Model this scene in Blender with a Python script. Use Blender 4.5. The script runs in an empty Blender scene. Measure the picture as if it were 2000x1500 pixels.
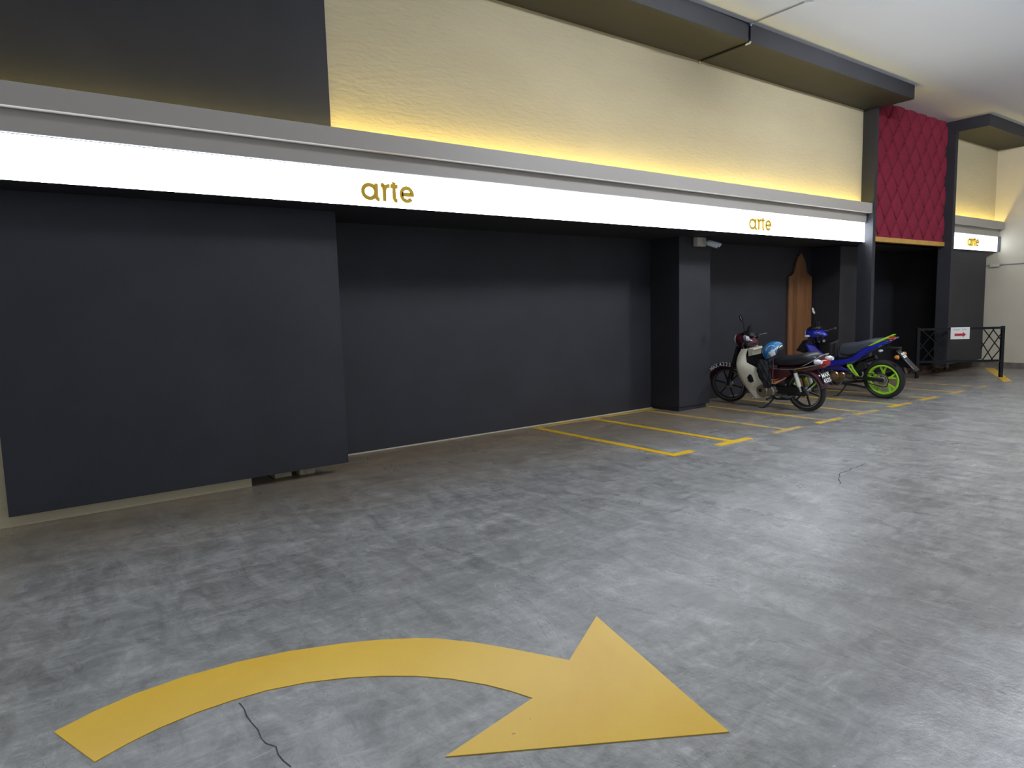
import bpy, bmesh, math, random
from mathutils import Matrix, Vector
random.seed(7)
PI = math.pi
S = bpy.context.scene
COL = S.collection

# ------------------------------------------------------------------ camera
PITCH, ROLL, YAW, CAMH = 0.10846506, -0.0272781, 0.63388391, 1.45
fw = Vector((math.sin(YAW)*math.cos(PITCH), math.cos(YAW)*math.cos(PITCH), -math.sin(PITCH)))
rt = Vector((math.cos(YAW), -math.sin(YAW), 0)); up = rt.cross(fw)
rt2 = rt*math.cos(ROLL) + up*math.sin(ROLL); up2 = -rt*math.sin(ROLL) + up*math.cos(ROLL)
cam_data = bpy.data.cameras.new('camera'); cam_data.lens = 24; cam_data.sensor_width = 36
cam_data.clip_start = 0.05; cam_data.clip_end = 200
cam = bpy.data.objects.new('camera', cam_data); COL.objects.link(cam)
m = Matrix((rt2, up2, -fw)).transposed().to_4x4(); m.translation = (0, 0, CAMH)
cam.matrix_world = m
S.camera = cam

# ------------------------------------------------------------------ world / exposure
S.view_settings.view_transform = 'Standard'; S.view_settings.look = 'None'
S.view_settings.gamma = 1; S.view_settings.use_curve_mapping = False
S.view_settings.exposure = 0.18
W = bpy.data.worlds.new('world'); S.world = W; W.use_nodes = True
bg = W.node_tree.nodes['Background']; bg.inputs[0].default_value = (0.78, 0.86, 1.0, 1); bg.inputs[1].default_value = 0.68
BOX_E, COVE_E, LAMP_E = 13.0, 62.0, 900.0

# ------------------------------------------------------------------ materials
MATS = {}
def mat(name, col, rough=0.5, metal=0.0, bump=0.0, bscale=40, var=0.0, vscale=3, emit=None, estr=0, coat=0, spec=0.5, stretch=None, alpha=None):
    if name in MATS: return MATS[name]
    M = bpy.data.materials.new(name); M.use_nodes = True
    nt = M.node_tree; p = nt.nodes['Principled BSDF']
    p.inputs['Base Color'].default_value = (*col, 1); p.inputs['Roughness'].default_value = rough
    p.inputs['Metallic'].default_value = metal; p.inputs['Coat Weight'].default_value = coat
    p.inputs['Specular IOR Level'].default_value = spec
    tc = nt.nodes.new('ShaderNodeTexCoord'); mp = nt.nodes.new('ShaderNodeMapping')
    nt.links.new(tc.outputs['Object'], mp.inputs[0])
    if stretch: mp.inputs['Scale'].default_value = stretch
    if var:
        n = nt.nodes.new('ShaderNodeTexNoise'); n.inputs['Scale'].default_value = vscale; n.inputs['Detail'].default_value = 6
        nt.links.new(mp.outputs[0], n.inputs['Vector'])
        r = nt.nodes.new('ShaderNodeValToRGB')
        r.color_ramp.elements[0].position = .3; r.color_ramp.elements[1].position = .7
        r.color_ramp.elements[0].color = (*[c*(1-var) for c in col], 1); r.color_ramp.elements[1].color = (*[min(1, c*(1+var)) for c in col], 1)
        nt.links.new(n.outputs[0], r.inputs[0]); nt.links.new(r.outputs[0], p.inputs['Base Color'])
    if bump:
        n = nt.nodes.new('ShaderNodeTexNoise'); n.inputs['Scale'].default_value = bscale; n.inputs['Detail'].default_value = 4
        nt.links.new(mp.outputs[0], n.inputs['Vector'])
        b = nt.nodes.new('ShaderNodeBump'); b.inputs['Strength'].default_value = bump; b.inputs['Distance'].default_value = 0.01
        nt.links.new(n.outputs[0], b.inputs['Height']); nt.links.new(b.outputs[0], p.inputs['Normal'])
    if emit:
        p.inputs['Emission Color'].default_value = (*emit, 1); p.inputs['Emission Strength'].default_value = estr
    MATS[name] = M
    return M

BLACK = mat('black_paint', (0.0185, 0.0182, 0.024), .62, bump=.25, bscale=220, var=.18, vscale=2)
BEIGE = mat('beige_plaster', (0.54, 0.465, 0.30), .8, bump=.6, bscale=26, var=.05, vscale=2, stretch=(.5, .5, 1.6))
CREAM = mat('cream_far_wall', (0.52, 0.465, 0.36), .75, bump=.15, bscale=40, var=.04)
WHITE = mat('white_ceiling_paint', (0.715, 0.73, 0.745), .85, bump=.05, bscale=60)
GREYTRIM = mat('grey_trim_paint', (0.385, 0.352, 0.31), .5)
DARKTRIM = mat('dark_trim', (0.02, 0.02, 0.03), .5)
LIGHTFACE = mat('lightbox_acrylic', (0.8, 0.8, 0.8), .4, emit=(0.88, 0.95, 1.04), estr=BOX_E)
LIGHTFACE2 = mat('small_lightbox_acrylic', (0.8, 0.8, 0.8), .4, emit=(0.85, 0.95, 1.08), estr=3.6)
LED = mat('warm_led', (0.8, 0.7, 0.3), .4, emit=(1.0, 0.80, 0.17), estr=COVE_E)
TUBE = mat('lamp_tube', (0.9, 0.9, 0.9), .4, emit=(0.90, 0.95, 1.05), estr=LAMP_E)
YELLOW = None
GOLD = mat('gold_letter', (0.62, 0.38, 0.03), .35, metal=.35)
STEEL = mat('brushed_steel', (0.55, 0.55, 0.54), .3, metal=1)
CHROME = mat('chrome', (0.75, 0.75, 0.76), .12, metal=1)
ALLOY = mat('cast_alloy', (0.42, 0.40, 0.36), .38, metal=.9, var=.15, vscale=20)
ALLOYDULL = mat('dull_alloy', (0.30, 0.30, 0.30), .45, metal=.8)
BRONZEENG = mat('bronze_engine', (0.42, 0.27, 0.13), .3, metal=.9, var=.2, vscale=25)
RUBBER = mat('tyre_rubber', (0.016, 0.016, 0.017), .7, bump=.3, bscale=90)
BPLASTIC = mat('black_plastic', (0.014, 0.014, 0.016), .38)
BMETAL = mat('black_metal', (0.018, 0.018, 0.019), .4, metal=.3)
VINYL = mat('seat_vinyl', (0.022, 0.023, 0.027), .33, bump=.1, bscale=300)
VINYLGREY = mat('grey_seat_vinyl', (0.06, 0.068, 0.085), .42, bump=.1, bscale=300)
MAROON = mat('maroon_paint', (0.062, 0.009, 0.017), .2, coat=.6)
SHIELD = mat('cream_plastic', (0.66, 0.62, 0.49), .35)
BLUE = mat('blue_paint', (0.012, 0.018, 0.36), .18, coat=.8)
LIME = mat('lime_paint', (0.33, 0.66, 0.02), .35)
REDLENS = mat('red_lens', (0.32, 0.02, 0.015), .15, coat=.5)
AMBER = mat('amber_lens', (0.62, 0.22, 0.03), .2)
CLEAR = mat('clear_lens', (0.72, 0.74, 0.78), .12, coat=.5)
MIRROR = mat('mirror_glass', (0.86, 0.88, 0.9), .08, metal=1)
WLETTER = mat('white_letter', (0.85, 0.85, 0.83), .5)
ORANGE = mat('orange_decal', (0.85, 0.42, 0.06), .35)
PINK = mat('pale_red_decal', (0.75, 0.25, 0.22), .35)
HBLUE = mat('helmet_blue', (0.035, 0.20, 0.46), .16, coat=.6)
HWHITE = mat('helmet_white', (0.72, 0.71, 0.66), .3)
CLOTH = mat('dark_cloth', (0.022, 0.023, 0.027), .9, bump=.6, bscale=30)
WOOD = None
GOLDTRIM = mat('gold_trim', (0.55, 0.30, 0.06), .4, var=.12, vscale=6)
FENCEM = mat('black_fence_paint', (0.008, 0.0085, 0.009), .6, spec=.2)
PAPER = mat('white_paper', (0.72, 0.70, 0.66), .6)
REDINK = mat('red_ink', (0.40, 0.015, 0.02), .6)
GREYINK = mat('grey_ink', (0.17, 0.18, 0.15), .6)
BLOCKM = mat('concrete_block_paint', (0.44, 0.38, 0.24), .9, bump=.8, bscale=40, var=.25, vscale=20)
BOXM = mat('ivory_plastic', (0.56, 0.50, 0.42), .5)
CAMW = mat('camera_white', (0.68, 0.72, 0.76), .35)
CONDUIT = mat('conduit_grey', (0.30, 0.29, 0.26), .5)
DIRT = mat('dirty_skirting', (0.14, 0.12, 0.095), .9, var=.3, vscale=9)
BROWNSOIL = mat('debris_brown', (0.13, 0.07, 0.05), .9, var=.3, vscale=30)

def node_mat(name):
    M = bpy.data.materials.new(name); M.use_nodes = True
    return M, M.node_tree, M.node_tree.nodes['Principled BSDF']
def N(nt, t, **kw):
    n = nt.nodes.new(t)
    for k, v in kw.items():
        if k in ('Scale', 'Detail', 'Roughness', 'Distortion', 'W', 'Randomness'): n.inputs[k].default_value = v
        else: setattr(n, k, v)
    return n
def ramp(nt, src, stops):
    r = nt.nodes.new('ShaderNodeValToRGB'); e = r.color_ramp.elements
    while len(e) < len(stops): e.new(.5)
    for el, (p, c) in zip(e, stops):
        el.position = p; el.color = (*c, 1) if isinstance(c, tuple) else (c, c, c, 1)
    nt.links.new(src, r.inputs[0]); return r.outputs[0]
def mix(nt, fac, a, b, mode='MIX'):
    n = nt.nodes.new('ShaderNodeMix'); n.data_type = 'RGBA'; n.blend_type = mode
    for sock, v in ((n.inputs[0], fac), (n.inputs[6], a), (n.inputs[7], b)):
        if isinstance(v, (int, float)): sock.default_value = v
        elif isinstance(v, tuple): sock.default_value = (*v, 1)
        else: nt.links.new(v, sock)
    return n.outputs[2]
def mapped(nt, scale=(1, 1, 1), rot=(0, 0, 0), loc=(0, 0, 0)):
    tc = nt.nodes.new('ShaderNodeTexCoord'); mp = nt.nodes.new('ShaderNodeMapping')
    mp.inputs['Scale'].default_value = scale; mp.inputs['Rotation'].default_value = rot; mp.inputs['Location'].default_value = loc
    nt.links.new(tc.outputs['Object'], mp.inputs[0]); return mp.outputs[0]
def tex(nt, vec, scale, detail=5, rough=.55, dist=0):
    n = N(nt, 'ShaderNodeTexNoise', Scale=scale, Detail=detail, Roughness=rough, Distortion=dist)
    nt.links.new(vec, n.inputs['Vector']); return n.outputs[0]

def make_floor_mat():
    M, nt, p = node_mat('stained_concrete')
    v = mapped(nt); vs = mapped(nt, (1.0, .42, 1), (0, 0, .35)); vs2 = mapped(nt, (.45, 1.2, 1), (0, 0, -.5))
    big = tex(nt, v, .55, 5, .6, .6); mid = tex(nt, vs, 1.7, 8, .66, 1.2); mid2 = tex(nt, vs2, 3.1, 8, .68, 1.5); fine = tex(nt, v, 34, 5, .7)
    det = tex(nt, vs, 7.0, 10, .72, 1.0); det2 = tex(nt, vs2, 15.0, 8, .7, .6)
    c = ramp(nt, big, [(.3, (0.182, 0.179, 0.171)), (.72, (0.255, 0.252, 0.243))])
    c = mix(nt, .55, c, ramp(nt, mid, [(.30, .66), (.5, .5), (.70, .36)]), 'OVERLAY')
    c = mix(nt, .55, c, ramp(nt, mid2, [(.32, .33), (.52, .5), (.70, .70)]), 'OVERLAY')
    c = mix(nt, .95, c, ramp(nt, det, [(.33, .30), (.5, .5), (.67, .70)]), 'OVERLAY')
    c = mix(nt, .6, c, ramp(nt, det2, [(.33, .33), (.5, .5), (.67, .67)]), 'OVERLAY')
    c = mix(nt, .5, c, ramp(nt, fine, [(.3, .36), (.7, .64)]), 'OVERLAY')
    # pale scuffs, thin and drawn out
    sc = tex(nt, mapped(nt, (1, 4.5, 1), (0, 0, .25)), 2.2, 9, .75, 2.2)
    c = mix(nt, ramp(nt, sc, [(.55, 0.0), (.70, .65)]), c, (0.36, 0.355, 0.345))
    sp = tex(nt, mapped(nt, (1, 1.5, 1)), 19, 4, .65); c = mix(nt, ramp(nt, sp, [(.69, 0.0), (.72, .8)]), c, (0.46, 0.45, 0.43))
    # dark blotches and specks
    dk = tex(nt, mapped(nt, (1, 2.2, 1), (0, 0, .4), (7, 3, 0)), 3.0, 9, .75, .4); c = mix(nt, ramp(nt, dk, [(.56, 0.0), (.78, .6)]), c, (0.085, 0.085, 0.085))
    ds = tex(nt, mapped(nt, (1, 1.6, 1), (0, 0, .9), (3, 9, 0)), 16, 6, .7, .3); c = mix(nt, ramp(nt, ds, [(.665, 0.0), (.70, .7)]), c, (0.055, 0.055, 0.055))
    # brown dust gathered along the back wall
    tc = nt.nodes.new('ShaderNodeTexCoord'); sx = nt.nodes.new('ShaderNodeSeparateXYZ'); nt.links.new(tc.outputs['Object'], sx.inputs[0])
    ma = N(nt, 'ShaderNodeMath', operation='MULTIPLY_ADD'); nt.links.new(tex(nt, vs, 2.3, 6, .65, .5), ma.inputs[0]); ma.inputs[1].default_value = 1.5; nt.links.new(sx.outputs[1], ma.inputs[2])
    mr = N(nt, 'ShaderNodeMapRange'); nt.links.new(ma.outputs[0], mr.inputs[0]); mr.inputs[1].default_value = 5.2; mr.inputs[2].default_value = 6.9; mr.inputs[4].default_value = .85
    c = mix(nt, mr.outputs[0], c, mix(nt, .8, (0.27, 0.20, 0.12), ramp(nt, mid2, [(.3, .3), (.75, .7)]), 'OVERLAY'))
    nt.links.new(c, p.inputs['Base Color'])
    nt.links.new(ramp(nt, mid, [(.3, .22), (.7, .42)]), p.inputs['Roughness'])
    p.inputs['Specular IOR Level'].default_value = .58
    b = N(nt, 'ShaderNodeBump'); b.inputs['Strength'].default_value = .22; b.inputs['Distance'].default_value = .02
    nt.links.new(mix(nt, .5, det, fine), b.inputs['Height']); nt.links.new(b.outputs[0], p.inputs['Normal'])
    return M
def make_yellow(name, wear):
    M, nt, p = node_mat(name)
    v = mapped(nt); n = tex(nt, v, 1.3, 6, .6, .5)
    c = ramp(nt, n, [(.3, (0.70, 0.405, 0.010)), (.7, (0.76, 0.48, 0.025))])
    d = tex(nt, mapped(nt, (1, 1.8, 1), (0, 0, .4)), 9, 4, .7, .8)
    c = mix(nt, ramp(nt, d, [(.715, 0.0), (.74, .85)]), c, (0.06, 0.05, 0.03))
    if wear:
        w = tex(nt, mapped(nt, (1, 1, 1), (0, 0, .3)), 2.4, 8, .75, 1.5)
        c = mix(nt, ramp(nt, w, [(.46, .35 if wear > .9 else 0.0), (.62, wear)]), c, (0.24, 0.235, 0.22))
    nt.links.new(c, p.inputs['Base Color']); p.inputs['Roughness'].default_value = .36; p.inputs['Specular IOR Level'].default_value = .4
    b = N(nt, 'ShaderNodeBump'); b.inputs['Strength'].default_value = .12; b.inputs['Distance'].default_value = .01
    nt.links.new(tex(nt, v, 14, 5, .6), b.inputs['Height']); nt.links.new(b.outputs[0], p.inputs['Normal'])
    return M
def make_wood():
    M, nt, p = node_mat('brown_wood')
    v = mapped(nt, (9, 9, .7)); n = tex(nt, v, 2.2, 7, .6, .8)
    nt.links.new(ramp(nt, n, [(.3, (0.155, 0.062, 0.022)), (.7, (0.27, 0.118, 0.042))]), p.inputs['Base Color'])
    p.inputs['Roughness'].default_value = .5; return M
def make_red():
    M, nt, p = node_mat('crimson_fabric')
    v = mapped(nt); n = tex(nt, v, 60, 4, .7)
    nt.links.new(ramp(nt, n, [(.3, (0.175, 0.016, 0.034)), (.7, (0.26, 0.028, 0.052))]), p.inputs['Base Color'])
    p.inputs['Roughness'].default_value = .95; p.inputs['Specular IOR Level'].default_value = .15
    b = N(nt, 'ShaderNodeBump'); b.inputs['Strength'].default_value = .2; b.inputs['Distance'].default_value = .005
    nt.links.new(tex(nt, v, 140, 3), b.inputs['Height']); nt.links.new(b.outputs[0], p.inputs['Normal'])
    return M
FLOORM = make_floor_mat(); YELLOW = make_yellow('yellow_road_paint', 0); YWORN = make_yellow('worn_yellow_paint', .88); YFAINT = make_yellow('faded_yellow_paint', 1.0)
WOOD = make_wood(); CRIMSON = make_red()
CRACK = mat('crack_dark', (0.045, 0.045, 0.045), .9)

# ------------------------------------------------------------------ mesh helpers
class MB:
    def __init__(s): s.v = []; s.f = []
    def add(s, vs, fs):
        o = len(s.v); s.v += [tuple(x) for x in vs]; s.f += [[i+o for i in f] for f in fs]; return s
    def box(s, x0, x1, y0, y1, z0, z1):
        v = [(x, y, z) for z in (z0, z1) for y in (y0, y1) for x in (x0, x1)]
        return s.add(v, [(0, 2, 3, 1), (4, 5, 7, 6), (0, 1, 5, 4), (2, 6, 7, 3), (0, 4, 6, 2), (1, 3, 7, 5)])
    def bar(s, a, b, w, h, upv=(0, 0, 1)):
        a, b = Vector(a), Vector(b); d = (b-a).normalized(); u = Vector(upv)
        if abs(d.dot(u)) > .98: u = Vector((1, 0, 0))
        r = d.cross(u).normalized(); u = r.cross(d).normalized()
        v = []
        for p in (a, b):
            for i, j in ((-1, -1), (1, -1), (1, 1), (-1, 1)): v.append(p + r*i*w/2 + u*j*h/2)
        return s.add(v, [(0, 1, 2, 3), (7, 6, 5, 4), (0, 4, 5, 1), (1, 5, 6, 2), (2, 6, 7, 3), (3, 7, 4, 0)])
    def tube(s, pts, r, n=8, closed=False):
        pts = [Vector(p) for p in pts]; k = len(pts); rs = r if isinstance(r, (list, tuple)) else [r]*k
        v = []; prev = None
        for i, p in enumerate(pts):
            if closed: t = (pts[(i+1) % k]-pts[i-1]).normalized()
            else: t = (pts[min(i+1, k-1)]-pts[max(i-1, 0)]).normalized()
            if prev is None:
                a = Vector((0, 0, 1)) if abs(t.z) < .9 else Vector((1, 0, 0)); u = (a - t*a.dot(t)).normalized()
            else: u = (prev - t*prev.dot(t)).normalized()
            prev = u; w = t.cross(u)
            for j in range(n):
                an = 2*PI*j/n; v.append(p + (u*math.cos(an)+w*math.sin(an))*rs[i])
        f = []
        for i in range(k if closed else k-1):
            for j in range(n):
                a, b = i*n+j, i*n+(j+1) % n; c, d = ((i+1) % k)*n+(j+1) % n, ((i+1) % k)*n+j
                f.append((a, b, c, d))
        if not closed: f.append(tuple(range(n))[::-1]); f.append(tuple(range((k-1)*n, k*n)))
        return s.add(v, f)
    def lathe(s, prof, c, axis='y', n=32, closed=True):
        # prof: (radius, along-axis)
        v = []; k = len(prof); c = Vector(c)
        for j in range(n):
            a = 2*PI*j/n
            for r, h in prof:
                if axis == 'y': v.append(c + Vector((r*math.cos(a), h, r*math.sin(a))))
                elif axis == 'x': v.append(c + Vector((h, r*math.cos(a), r*math.sin(a))))
                else: v.append(c + Vector((r*math.cos(a), r*math.sin(a), h)))
        f = []
        for j in range(n):
            for i in range(k if closed else k-1):
                a, b = j*k+i, j*k+(i+1) % k; d, e = ((j+1) % n)*k+i, ((j+1) % n)*k+(i+1) % k
                f.append((a, b, e, d))
        return s.add(v, f)
    def disc(s, c, r, h0, h1, axis='y', n=24, bev=.0):
        pr = [(0.0005, h0), (r-bev, h0), (r, h0+(bev if h1 > h0 else -bev)), (r, h1-(bev if h1 > h0 else -bev)), (r-bev, h1), (0.0005, h1)]
        return s.lathe(pr, c, axis, n, False)
    def prism(s, poly, y0, y1, bev=.0, axis='y'):
        # poly in (x,z), extruded along y with a rounded rim
        k = len(poly); P = [Vector((a, b)) for a, b in poly]
        area = sum(P[i].x*P[(i+1) % k].y-P[(i+1) % k].x*P[i].y for i in range(k)); sg = 1 if area > 0 else -1
        ins = []
        for i in range(k):
            d1 = (P[i]-P[i-1]).normalized(); d2 = (P[(i+1) % k]-P[i]).normalized()
            n1 = Vector((-d1.y, d1.x))*sg; n2 = Vector((-d2.y, d2.x))*sg; q = n1+n2
            q = q.normalized() if q.length > 1e-4 else n1
            ins.append(P[i]+q*bev)
        lay = [(ins, y0), (P, y0+bev), (P, y1-bev), (ins, y1)] if bev else [(P, y0), (P, y1)]
        v = []
        for L, y in lay: v += [(a.x, y, a.y) for a in L]
        f = [tuple(range(k)), tuple(range((len(lay)-1)*k, len(lay)*k))[::-1]]
        for l in range(len(lay)-1):
            for i in range(k):
                a, b = l*k+i, l*k+(i+1) % k; f.append((a, a+k, b+k, b))
        return s.add(v, f)
    def loft(s, secs, n=16, cap=True):
        # secs: (x, yc, zc, half width, half height, exponent)
        v = []
        for x, yc, zc, hw, hh, e in secs:
            for j in range(n):
                a = 2*PI*j/n; c, q = math.cos(a), math.sin(a)
                v.append((x, yc+hw*math.copysign(abs(c)**(2/e), c), zc+hh*math.copysign(abs(q)**(2/e), q)))
        f = []
        for i in range(len(secs)-1):
            for j in range(n):
                a, b = i*n+j, i*n+(j+1) % n; f.append((a, b, b+n, a+n))
        if cap: f.append(tuple(range(n))[::-1]); f.append(tuple(range((len(secs)-1)*n, len(secs)*n)))
        return s.add(v, f)
    def grid(s, fn, nu, nv):
        v = [fn(i/nu, j/nv) for i in range(nu+1) for j in range(nv+1)]
        f = [(i*(nv+1)+j, (i+1)*(nv+1)+j, (i+1)*(nv+1)+j+1, i*(nv+1)+j+1) for i in range(nu) for j in range(nv)]
        return s.add(v, f)
    def xf(s, M):
        s.v = [tuple(M @ Vector(p)) for p in s.v]; return s
    def mesh(s, name):
        me = bpy.data.meshes.new(name); me.from_pydata(s.v, [], s.f); me.update()
        bm = bmesh.new(); bm.from_mesh(me); bmesh.ops.recalc_face_normals(bm, faces=bm.faces); bm.to_mesh(me); bm.free()
        return me
    def build(s, name, material, parent=None, smooth=False, solid=0, sharp=40):
        me = s.mesh(name); me.materials.append(material)
        if smooth:
            me.polygons.foreach_set('use_smooth', [True]*len(me.polygons))
            try: me.set_sharp_from_angle(angle=math.radians(sharp))
            except Exception: pass
        o = bpy.data.objects.new(name, me); COL.objects.link(o)
        if parent: o.parent = parent
        if solid:
            md = o.modifiers.new('thickness', 'SOLIDIFY'); md.thickness = solid; md.offset = 0
        return o
def tag(o, label, cat, group=None):
    o['label'] = label; o['category'] = cat
    if group: o['group'] = group
    return o
def struct(o, label=None):
    o['kind'] = 'structure'
    if label: o['label'] = label
    return o
def empty(name, loc=(0, 0, 0), rot=(0, 0, 0)):
    o = bpy.data.objects.new(name, None); COL.objects.link(o); o.location = loc; o.rotation_euler = rot; o.empty_display_size = .1; return o
def box(name, m, x0, x1, y0, y1, z0, z1, parent=None): return MB().box(x0, x1, y0, y1, z0, z1).build(name, m, parent)
def text_mesh(body, size, material, name, parent, mtx, depth=.001, align='CENTER', sx=1.0):
    cu = bpy.data.curves.new('txt', 'FONT'); cu.body = body; cu.size = size; cu.extrude = depth; cu.align_x = align; cu.align_y = 'CENTER'; cu.offset = size*.012
    t = bpy.data.objects.new('txt', cu); COL.objects.link(t)
    dg = bpy.context.evaluated_depsgraph_get(); me = bpy.data.meshes.new_from_object(t.evaluated_get(dg))
    bpy.data.objects.remove(t); bpy.data.curves.remove(cu)
    me.transform(Matrix.Diagonal((sx, 1, 1, 1))); me.transform(mtx); me.name = name; me.materials.clear(); me.materials.append(material)
    o = bpy.data.objects.new(name, me); COL.objects.link(o); o.parent = parent; return o

# ------------------------------------------------------------------ the setting
XF, ZC = 16.30, 4.555
XL, YN = -7.0, -9.0
floor = struct(box('floor', FLOORM, XL, XF+.2, YN, 6.75, -.15, 0), 'grey stained concrete car park floor')
struct(box('ceiling', WHITE, XL, XF+.2, YN, 5.7, ZC, ZC+.12), 'white painted concrete ceiling')
struct(box('wall_back', BLACK, 1.6, XF+.05, 6.60, 6.75, 0, 2.5), 'black painted back wall of the recesses')
struct(box('wall_left', BEIGE, XL, 1.585, 5.97, 6.75, 0, 2.36), 'beige wall behind the hung black panel')
struct(box('wall_upper', BEIGE, 2.275, 10.91, 5.505, 5.70, 2.65, ZC), 'beige plastered wall above the long light box')
struct(box('wall_upper_black', BLACK, XL, 2.275, 5.495, 5.70, 2.65, ZC), 'black painted wall above the long light box')
struct(box('wall_upper_middle', BLACK, 10.91, 13.92, 5.535, 5.70, 2.38, ZC), 'black wall behind the red quilted panel')
struct(box('wall_upper_end', BEIGE, 13.92, XF+.01, 5.505, 5.70, 2.65, ZC), 'beige plastered wall above the short light box')
struct(box('wall_far', CREAM, XF, XF+.2, YN, 6.75, 0, ZC), 'cream end wall of the car park')
struct(box('wall_far_dark_liner', BLACK, XF-.03, XF+.01, 5.70, 6.61, .12, 2.37), 'thin black sheet added over the end wall to darken the recess behind the panel')  # black sheet added to keep the cream wall dark inside the recess
struct(box('baseboard_far', DIRT, XF-.02, XF+.01, YN, 6.6, 0, .11), 'dirty brown foot of the cream end wall')
struct(box('soffit_long', BLACK, XL, 10.91, 5.502, 6.62, 2.36, 2.66))
struct(box('soffit_middle', BLACK, 10.91, 13.92, 5.50, 6.62, 2.38, 2.43))
struct(box('soffit_end', BLACK, 13.92, XF+.01, 5.502, 6.62, 2.36, 2.66))
struct(box('ceiling_beam', BLACK, XL, 11.0, 4.81, 5.52, 4.357, ZC+.005), 'long black boxed beam under the ceiling')
struct(box('ceiling_beam', BLACK, 13.81, XF+.01, 4.81, 5.52, 4.357, ZC+.005), 'short black boxed beam by the end wall')
# black fins either side of the red panel
struct(box('wall_fin', BLACK, 10.91, 11.0, 5.31, 5.54, .19, 4.36), 'black fin between the long light box and the red panel')
struct(box('wall_fin', BLACK, 13.81, 13.92, 5.32, 5.54, .19, 4.36), 'black fin between the red panel and the short light box')
# pillars
def pillar(x0, x1, label):
    b = MB().box(x0, x1, 6.09, 6.62, .06, 2.37); o = b.build('wall_pillar', BLACK); struct(o, label)
    box('plinth', DARKTRIM, x0+.02, x1-.06, 6.11, 6.61, 0, .065, o)
    return o
pillar(7.30, 7.955, 'black pillar carrying the security camera')
pillar(11.43, 12.1, 'black pillar beside the brown wooden board')
struct(box('baseboard_back', CREAM, 2.44, 7.32, 6.588, 6.60, 0, .012))
# cornice: two steps above each light box
def cornice(x0, x1):
    o = MB().box(x0, x1, 5.325, 5.345, 2.785, 2.93).box(x0, x1, 5.345, 5.51, 2.785, 2.80).build('trim_cornice', GREYTRIM)
    struct(o, 'pale grey cornice ledge hiding the yellow cove light')
    b = MB().box(x0, x1, 5.413, 5.51, 2.648, 2.787).build('trim_cornice_step', GREYTRIM); struct(b, 'recessed grey step under the cornice')
    box('edge_bead', STEEL, x0, x1, 5.408, 5.44, 2.642, 2.650, b)
cornice(XL, 10.912); cornice(13.91, XF+.005)

# ------------------------------------------------------------------ light boxes with lettering
def stroke(mb, pts, w, y0, y1):
    """flat ribbon letter stroke, pts (x,z)"""
    P = [Vector(p) for p in pts]; k = len(P); L = []; Rr = []
    for i in range(k):
        if P[0] == P[-1] and i in (0, k-1): t = (P[1]-P[-2]).normalized(); sc = 1
        else:
            a = (P[i]-P[i-1]).normalized() if i else (P[1]-P[0]).normalized(); b = (P[i+1]-P[i]).normalized() if i < k-1 else a
            t = (a+b).normalized(); sc = 1/max(.5, t.dot(a))
        n = Vector((-t.y, t.x))*w/2*sc; L.append(P[i]+n); Rr.append(P[i]-n)
    v = []
    for y in (y0, y1): v += [(q.x, y, q.y) for q in L] + [(q.x, y, q.y) for q in Rr]
    f = []
    for i in range(k-1):
        f += [(i, i+1, k+i+1, k+i), (2*k+i, 3*k+i, 3*k+i+1, 2*k+i+1), (i, 2*k+i, 2*k+i+1, i+1), (k+i, k+i+1, 3*k+i+1, 3*k+i)]
    f += [(0, k, 3*k, 2*k), (k-1, 3*k-1, 4*k-1, 2*k-1)]
    mb.add(v, f)
def arc(cx, cz, rx, rz, a0, a1, n=20): return [(cx+rx*math.cos(math.radians(a0+(a1-a0)*i/n)), cz+rz*math.sin(math.radians(a0+(a1-a0)*i/n))) for i in range(n+1)]
def arte(parent, x0, z0, h, wd, m, sw=.19):
    """the word arte, lower case, single-storey a; x0 start, z0 base, h x-height, wd word width"""
    s = wd/3.28; w = sw
    def put(name, strokes):
        mb = MB()
        for q, st in enumerate(strokes): stroke(mb, [(x0+a*s, z0+b*h) for a, b in st], w*s*1.02, 5.405-.0012*q, 5.4325)
        o = mb.build('letter', m, parent); return o
    r = .5-w/2
    put('a', [arc(.48, .5, .40, r, 0, 360, 28), [(.90, 1.0), (.90, .26)] + arc(1.10, .24, .20, .18, 180, 268, 6)])
    put('r', [[(1.18, .93), (1.30, .93)] + arc(1.30, .80, .10, .13, 90, 0, 5) + [(1.40, 0)], arc(1.70, .58, .30, .34, 178, 82, 8)])
    put('t', [[(2.02, 1.17), (2.02, .28)] + arc(2.22, .26, .20, .19, 180, 268, 6), [(1.80, .92), (2.26, .92)]])
    put('e', [[(2.52, .50), (3.20, .50)] + arc(2.84, .5, .36, r, 0, 322, 26)[1:]])
def light_box(x0, x1, label, cat='light box'):
    t = empty('light_box', (0, 0, 0))
    box('housing', DARKTRIM, x0, x1, 5.44, 5.50, 2.352, 2.645, t)
    box('face', LIGHTFACE if x0 < 0 else LIGHTFACE2, x0+.004, x1-.006, 5.430, 5.441, 2.352, 2.636, t)
    return tag(t, label, cat)
lb1 = light_box(XL, 10.906, 'long glowing white light box bearing two lettered signs under the cornice')
lb2 = light_box(13.92, XF-.004, 'short glowing white light box bearing one small lettered sign by the end wall')
box('end_cap', DARKTRIM, XF-.022, XF-.004, 5.385, 5.50, 2.35, 2.645, lb2)
arte(lb1, 2.476, 2.395, .143, .487, GOLD, .225)
arte(lb1, 7.86, 2.402, .142, .49, GOLD, .20)
arte(lb2, 14.77, 2.42, .138, .51, GOLD, .175)
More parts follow.
